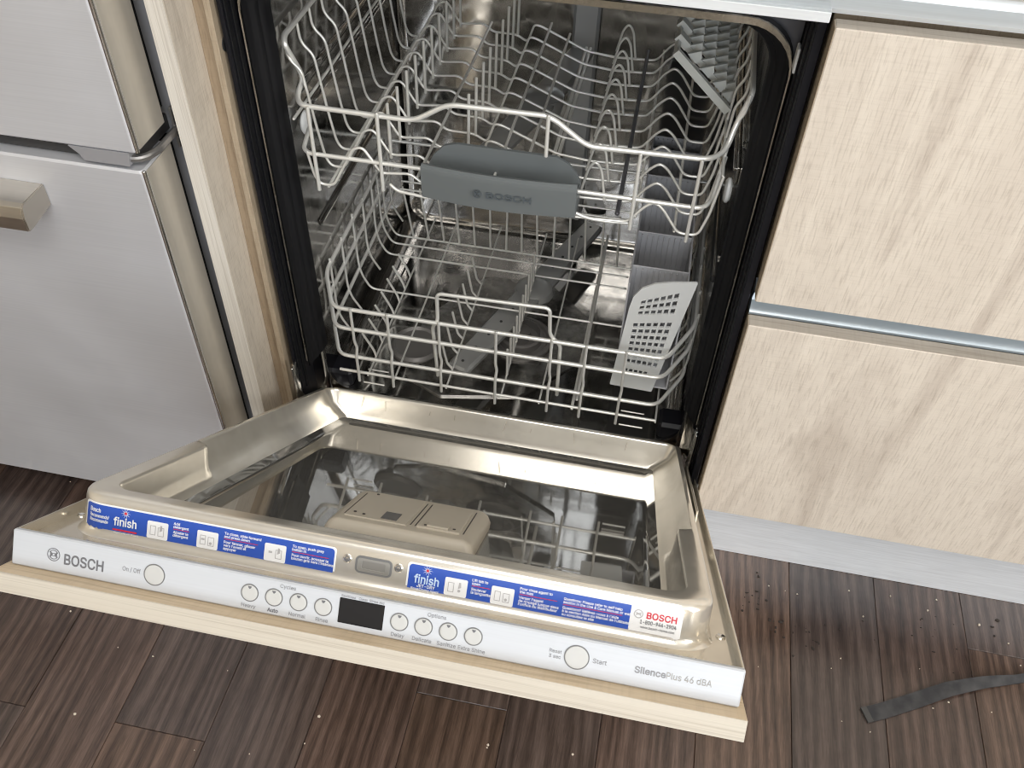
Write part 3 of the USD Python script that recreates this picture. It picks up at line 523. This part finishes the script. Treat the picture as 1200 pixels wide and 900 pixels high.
# --- detergent dispenser
def dome_plate(x0, x1, v0, v1, w0, h, r, edge=.010):
    R = []
    for ins, ww in ((0, 0), (0, .35), (edge*.25, .72), (edge*.6, .92), (edge, 1.0)):
        c = rrect(x0+ins, x1-ins, -v1+ins*.4, -v0-ins*.6, max(r-ins*.4, .002)); R.append(np.c_[c, np.full(len(c), w0+h*ww)])
    return loft(R, False, True)
dpart('dispenser', dome_plate(-.094, .058, .312, .428, .0135, .0175, .008, .014), M_disp, door, 35, label='beige detergent dispenser on the door floor')
dpart('dispenser_lid', dbx(-.078, -.014, .327, .414, .0300, .0322, .0012), M_disp, door, False, label='beige sliding lid of the dispenser')
dpart('rinse_lid', dbx(-.004, .040, .333, .412, .0300, .0330, .0014), M_disp, door, False, label='beige flap of the rinse agent chamber')
for a in (-.0795, -.0065, .0425, -.0115):
    dpart('groove', dbx(a, a+.0012, .330, .408, .0305, .0313, .0002), M_line, door, False, label='dark joint line')
dpart('sight_window', dbx(-.0420, -.0255, .384, .408, .0320, .0326, .0004), M_win, door, False, label='dark sight window of the dispenser')
dpart('rinse_latch', dbx(.006, .028, .397, .411, .0326, .0352, .0010), M_disp, door, False)
for (x, v) in ((-.070, .402), (-.060, .405), (.004, .406), (.033, .404), (-.066, .332)):
    dpart('pin_hole', lathe([(.0016, 0), (.0016, .0007), (0, .0007)], (x, -v, .0323 if x < 0 else .0328), 12), M_line, door, 30)

# ------------------------------------------------------------------ upper rack
ur = thing('upper_rack', 'upper dish rack of silver wire with a dark grey pull handle', 'dish rack', (0, 0.3, 0.555))
YS = [0.083+0.040*k for k in range(11)]
RW = 0.0017
LP = [(-.2580, .726), (-.2565, .703), (-.2430, .690), (-.2330, .610), (-.2280, .578), (-.2220, .567), (-.2050, .567), (-.1760, .622), (-.1640, .626), (-.1520, .608), (-.1440, .594), (-.1070, .599), (-.0950, .588), (-.0580, .588), (-.0420, .578), (-.0330, .606), (-.0240, .605),
      (.0480, .575), (.0900, .571), (.1340, .573), (.1500, .574), (.1660, .597), (.1770, .606), (.1870, .599), (.2080, .570), (.2160, .568), (.2320, .569), (.2400, .600), (.2460, .650), (.2480, .690), (.2570, .705), (.2580, .726)]
for k, y in enumerate(YS):
    part('cross_wire', rod([(x, y, z) for x, z in (LP if k > 0 else [p for p in LP if p[1] < .665 or abs(p[0]) < .2])], RW, 8, .008), M_wire, ur, True)
for k, y in enumerate(YS):
    if k >= 1: part('tine', rod([(-.1435, y, .590), (-.1435, y, .662)], .0020, 8), M_wire, ur, True)
    if k >= 2: part('tine', rod([(-.0570, y, .588), (-.0560, y, .664)], .0020, 8), M_wire, ur, True)
for k in range(1, 11):
    y = YS[k]+.002
    part('loop_tine', rod([(.0890, y+.012, .574), (.0960, y, .612), (.1035, y-.003, .624), (.1110, y, .612), (.1190, y-.006, .574)], RW, 8, .010), M_wire, ur, True)
for x, z in ((-.2440, .650), (-.2130, .563), (-.1000, .594), (-.0100, .603), (.0180, .590), (.0440, .5715), (.0500, .5715), (.1580, .5815), (.2050, .5685), (.2450, .650)):
    part('long_wire', rod([(x, .084, z), (x, .500, z)], .0019 if x not in (.044, .05) else .0026, 8), M_wire, ur, True)
part('pivot_rod', rod([(.1370, .090, .578), (.1350, .50, .578)], .0028, 8), M_greysteel, ur, True, label='dark rod that the folding tines turn on')
RR = .0031
Z = .668
part('rim', rod([(-.2600, .50, .727), (-.2600, .130, .727), (-.2560, .118, .722), (-.2490, .140, .672), (-.2470, .112, .667), (-.2350, .086, Z), (-.1000, .085, Z), (-.0620, .085, .693), (.0520, .085, .695), (.0960, .085, .664), (.2280, .086, .667), (.2440, .105, .668), (.2500, .125, .690), (.2600, .125, .727), (.2600, .50, .727)], RR, 10, .012), M_wire, ur, True, label='thick wire rim with a raised middle')
part('rim', rod([(-.2600, .498, .727), (.2600, .498, .727)], RR, 10), M_wire, ur, True)
for (xa, xb) in ((-.2310, -.0890), (.0900, .2320)):
    e = [(xa, .083, .608), (xb, .083, .608)]
    e = [(-.2470, .130, .612), (-.2400, .09, .609)] + e[:0] + [(-.2310, .083, .608), (-.0900, .083, .608)] if xa < 0 else [(.0890, .083, .606), (.2300, .083, .606), (.2400, .095, .608), (.2480, .14, .640)]
    part('front_wire', rod(e, .0027, 10, .010), M_wire, ur, True)
part('front_wire', rod([(-.135, .086, .578), (-.125, .083, .572), (-.088, .081, .570)], .0021, 8, .008), M_wire, ur, True); part('front_wire', rod([(.090, .081, .5775), (.105, .082, .572), (.130, .084, .570), (.155, .086, .571)], .0021, 8, .010), M_wire, ur, True)
for x, z0, z1 in ((-.2230, .560, .668), (-.1420, .572, .672), (.1540, .566, .664), (.2200, .560, .666), (.0510, .648, .696)):
    part('front_upright', rod([(x, .0800, z1+.002), (x, .0800, z0)], .0023, 8), M_wire, ur, True)
# handle: front lip + raised back wall + floor, hollow between
hx = .0900
def handle_front():
    R = []
    for x in np.linspace(-hx, hx, 25):
        t = abs(x)/hx; bow = -.006*(1-t*t)
        zt, zb = .6235, .5800-.0015*(1-t)
        prof = [(.0700+bow, zb), (.0660+bow, zb+.0015), (.0640+bow, zt-.008), (.0650+bow, zt-.002), (.0690+bow, zt+.0005), (.0740+bow, zt-.0010), (.0755+bow, zt-.006), (.0740+bow, zb)]
        R.append(np.array([(x, a, b) for a, b in prof]))
    return loft(R, True, True, flip=True)
hb = Polygon([(-.0880, .585), (.0880, .585), (.0880, .604), (.0840, .614), (.0730, .6270), (.0600, .6330), (-.0560, .6330), (-.0700, .6290), (-.0830, .615), (-.0880, .604)]).buffer(.002)
hdl = part('handle', handle_front(), M_hplas, ur, 40, label='dark grey plastic pull handle')
part('handle_back', upright(extr(hb, .004), 0, .1050, 0), M_hplas, hdl, 30, label='raised back wall of the handle')
part('handle_floor', cat(bx(-.0905, .0905, .070, .1050, .578, .5815, .001), bx(-.0905, -.0885, .071, .1040, .580, .604, .0006), bx(.0885, .0905, .071, .1040, .580, .604, .0006)), M_hplas, hdl, False)
t = meshkit.text_mesh('BOSCH', .0075, .0006, True); t.apply_scale([1.5, 1, 1]); b = t.bounds
part('handle_lettering', upright(t, .006-b[0][0]-.018, .0577, .598), M_emb, hdl, False)
part('handle_emblem', upright(extr(affinity.scale(logo_shape, .95, .95), .0006), -.0225, .0577, .602), M_emb, hdl, False)
# folding cup shelf of grey plastic on the right
SA, SB = np.array([.1740, .728]), np.array([.2440, .664])
dv = (SB-SA)/np.linalg.norm(SB-SA); nv = np.array([-dv[1], dv[0]]); nv = nv if nv[1] > 0 else -nv
def shelf_pt(s, h): return SA+(SB-SA)*s+nv*h
def shelf_box(s0, s1, y0, y1, h0, h1):
    P = [(*shelf_pt(s, h)[:1], y, shelf_pt(s, h)[1]) for s in (s0, s1) for y in (y0, y1) for h in (h0, h1)]
    return trimesh.convex.convex_hull(np.array(P))
csh = part('cup_shelf', cat(shelf_box(0, 1, .196, .203, -.005, .004), shelf_box(0, .05, .203, .46, -.004, .001), shelf_box(.95, 1, .203, .46, -.004, .001), shelf_box(0, 1, .453, .46, -.005, .004)), M_shelf, ur, False, label='pale grey plastic folding cup shelf')
for yy in (.236, .272, .308, .344, .380, .416):
    sl = part('shelf_slat', cat(shelf_box(-.03, .97, yy-.005, yy+.005, -.003, .004), shelf_box(-.03, .16, yy-.008, yy+.006, -.003, .0065)), M_shelf, csh, False)
for yy in np.linspace(.214, .440, 12):
    for s_ in (.26, .50, .74, .92):
        tri = [(s_-.10, 0.003), (s_+.06, .003), (s_+.05, .012), (s_-.02, .017)]
        P = [(shelf_pt(a, h)[0], y, shelf_pt(a, h)[1]) for a, h in tri for y in (yy-.0022, yy+.0022)]
        part('shelf_tooth', trimesh.convex.convex_hull(np.array(P)), M_shelf, csh, False)

# ------------------------------------------------------------------ lower rack
lr = thing('lower_rack', 'lower dish rack of silver wire on the tub floor of the dishwasher', 'dish rack', (0, 0.3, 0.222))
for z, zs in ((.3640, .372), (.3270, .330), (.2725, .275)):
    pts = [(-.2620, .480, zs+.010), (-.2620, .146, zs), (-.2330, .085, z), (.2270, .085, z), (.2600, .152, zs), (.2600, .480, zs+.010)]
    part('rim', rod(pts, .0030 if z > .3 else .0028, 10, .014), M_wire, lr, True)
part('rim', rod([(-.2620, .479, .384), (.2600, .479, .384)], .0028, 10), M_wire, lr, True)
part('front_wire', rod([(-.2360, .086, .2405), (.2300, .086, .2405)], .0022, 8), M_wire, lr, True)
for x, zb in ((-.206, .226), (-.154, .225), (-.0815, .232), (-.002, .225), (.074, .227), (.121, .226), (.1745, .225)):
    part('front_upright', rod([(x, .0820, .3680), (x, .0820, .3050), (x+.0015, .0860, .2920), (x, .0820, .2760), (x, .0820, zb)], .0021, 8, .008), M_wire, lr, True)
for x0, x1 in ((-.1990, -.1680), (.1800, .2130)):
    for y, z in ((.080, .227), (.094, .2300), (.104, .2300)):
        part('foot_wire', rod([(x0, y, z), (x1, y, z)], .0013, 6), M_wire, lr, True)
part('front_loop', rod([(-.0925, .1050, .24), (-.0925, .090, .352), (-.0840, .088, .366), (-.0840, .088, .4145), (.0675, .088, .4190), (.0700, .088, .372), (.0850, .090, .355), (.0850, .105, .24)], .0026, 10, .008), M_wire, lr, True, label='raised wire loop at the front')
for y in (.2680, .3600, .3900, .4120):
    part('cross_wire', rod([(-.2630, y, .384), (-.2615, y, .290), (-.2580, y, .268), (-.2450, y, .2420), (.1500, y, .2420)] + ([(.2450, y, .2420), (.2580, y, .268), (.2600, y, .384)] if y < .3 or y > .4 else [(.158, y, .2420)]), .0018, 8, .010), M_wire, lr, True)
for y in (.1650, .2150, .3150, .4500):
    for s in (-1, 1):
        part('side_upright', rod([(s*.2625, y, .3800), (s*.2620, y, .2900), (s*.2580, y, .2680), (s*.2440, y, .2440)], .0018, 8, .010), M_wire, lr, True)
for x in (-.193, -.153, -.075, .0060, .0620, .1100, .2300):
    part('long_wire', rod([(x, .084, .2380), (x, .480, .2380)], .0015 if x not in (.11,) else .0024, 8), M_wire, lr, True)
part('long_wire', rod([(.1155, .090, .2520), (.1120, .480, .2520)], .0022, 8), M_wire, lr, True)
for y in np.arange(.125, .335, .0315):
    part('tine', rod([(-.1930, y, .2390), (-.1960, y, .252), (-.2090, y-.004, .2860)], .0019, 8, .006), M_wire, lr, True)
for y in np.arange(.125, .345, .0330):
    part('tine', rod([(-.0760, y, .2390), (-.0830, y, .247), (-.0905, y, .2900)], .0019, 8, .006), M_wire, lr, True)
for y in np.arange(.130, .372, .0243):
    part('tine', rod([(.0065, y, .2390), (.0058, y, .2910)], .0020, 8), M_wire, lr, True)
for k, x in enumerate(np.linspace(-.214, .136, 14)):
    lean = -.020*(1-k/7) if k < 7 else -.004-.002*(k % 3)
    part('back_tine', rod([(x, .4120, .2430), (x+lean, .4300, .3300)], .0019, 8), M_wire, lr, True)
for z, y in ((.3260, .4290), (.3340, .4400)):
    part('back_wire', rod([(-.2380, y, z), (.1450, y, z+.001)], .0018, 8), M_wire, lr, True)

# ------------------------------------------------------------------ cutlery basket
cb = thing('cutlery_basket', 'grey plastic cutlery basket in the lower rack with a pale perforated front', 'cutlery basket', (0.2, 0.3, 0.262))
BX0, BX1, BZ0, BZ1 = .1620, .2380, .2790, .4600
part('floor', bx(BX0, BX1, .1115, .470, BZ0, BZ0+.003, .0008), M_basket, cb, False)
for x, nm in ((BX0, 'side_wall'), (BX1-.0025, 'side_wall')):
    part(nm, bx(x, x+.0025, .1115, .470, BZ0, BZ1, .0006), M_basket, cb, False)
for y in (.148, .222, .290, .360, .432, .468):
    d_ = part('divider', bx(BX0+.002, BX1-.002, y, y+.002, BZ0+.002, BZ1+.001, .0005), M_basket, cb, False)
    for k in range(9):
        x = BX0+.008+.0074*k
        part('rib', bx(x-.0008, x+.0008, y-.0030, y+.0004, BZ0+.006, BZ1-.002, .0003), M_basket, d_, False)
outl = Polygon([(.1580, .2790), (.2170, .2770), (.2190, .290), (.2470, .4820), (.2150, .4760), (.1950, .4700), (.1800, .4600), (.1710, .4440), (.1680, .4250)]).buffer(-.002).buffer(.002, quad_segs=4)
def lerp2(TL, TR, BR, BL, u, v):
    return np.array(TL)*(1-u)*(1-v)+np.array(TR)*u*(1-v)+np.array(BR)*u*v+np.array(BL)*(1-u)*v
holes = []
for TL, TR, BR, BL, nr, nc in (((.181, .4400), (.2285, .4640), (.2270, .4240), (.1790, .4130), 3, 6), ((.1755, .4010), (.2270, .4130), (.2180, .3230), (.1740, .3250), 7, 6), ((.1740, .3180), (.2080, .3170), (.2060, .3020), (.1730, .3030), 1, 5)):
    for i in range(nr):
        for j in range(nc):
            g = .16; q = [lerp2(TL, TR, BR, BL, (j+a)/nc, (i+b)/nr) for a, b in ((g, g), (1-g, g), (1-g, 1-g), (g, 1-g))]
            holes.append(Polygon(q))
from shapely import union_all
part('front_panel', upright(extr(outl.difference(union_all(holes)), .0028), 0, .1080, 0), M_front, cb, False, label='pale grey perforated front panel of the basket')

# ------------------------------------------------------------------ strap and crumbs on the floor
ps = np.array([(.573, -.173), (.595, -.163), (.640, -.139), (.690, -.112), (.740, -.092), (.790, -.075), (.850, -.050)])
wd_ = np.array([.0215, .0215, .0215, .0200, .0150, .0105, .0105])
def strap(i0, i1, z, t):
    R = []
    from numpy import interp
    s = np.linspace(i0, i1, 24)
    for q in s:
        c = np.array([interp(q, range(7), ps[:, k]) for k in (0, 1)]); c2 = np.array([interp(q+.05, range(7), ps[:, k]) for k in (0, 1)]); c1 = np.array([interp(q-.05, range(7), ps[:, k]) for k in (0, 1)])
        d = (c2-c1)/np.linalg.norm(c2-c1); e = np.array([-d[1], d[0]]); w = interp(q, range(7), wd_)/2
        tw = .5*bump_s(q, 2.5, 5.0); zz = z+.004*math.sin(min(max(q-2, 0), 3)*1.05)
        a, b = c+e*w, c-e*w
        R.append(np.array([(*a, zz+2*w*tw), (*b, zz), (*b, zz+t), (*a, zz+t+2*w*tw)]))
    return loft(R, True, True, flip=True)
stp = thing('strap', 'dark grey flat webbing strap lying twisted on the brown floor', 'strap', (.69, -.11, 0))
part('webbing', strap(.28, 6, .0006, .0022), M_strap, stp, 30)
part('tip', strap(0, .34, .0004, .0032), M_strap2, stp, 30, label='stiff grey end tab of the strap')
cr = []
for k in range(70):
    if k < 30: x, y = rng.uniform(.42, .95), rng.uniform(-.30, .04)
    elif k < 48: x, y = rng.uniform(-.75, -.32), rng.uniform(-.30, .02)
    else: x, y = rng.uniform(-.5, .6), rng.uniform(-.42, -.26)
    s = rng.uniform(.0006, .0016) * (1.5 if k % 11 == 0 else 1)
    m = trimesh.creation.icosphere(1, s); m.vertices *= rng.uniform(.6, 1.4, 3); m.vertices += rng.normal(0, s*.12, m.vertices.shape); m.apply_translation([x, y, s*.6]); cr.append(m)
single('floor_crumbs', cat(*cr), M_crumb, 'tiny pale crumbs scattered over the dark floor boards', 'crumbs', kind='stuff', smooth=False)
gr = []
for (gx, gy, sx, sy, n) in ((.424, -.030, .012, .012, 12), (.455, -.055, .022, .006, 9), (.50, -.062, .03, .012, 16), (.43, .022, .004, .004, 3), (.66, -.03, .05, .02, 12), (.78, .0, .05, .03, 8)):
    for k in range(n):
        x, y, r_ = gx+rng.normal(0, sx), gy+rng.normal(0, sy), rng.uniform(.0006, .0019)
        m = trimesh.creation.icosphere(1, r_); m.vertices *= rng.uniform(.5, 1.6, 3)*np.array([1.3, 1, .6]); m.apply_translation([x, y, r_*.5]); gr.append(m)
single('floor_grit', cat(*gr), plain('grit', (0.025, 0.018, 0.014), 0.8), 'dark grit lying in front of the aluminium toe kick', 'grit', kind='stuff', smooth=False)
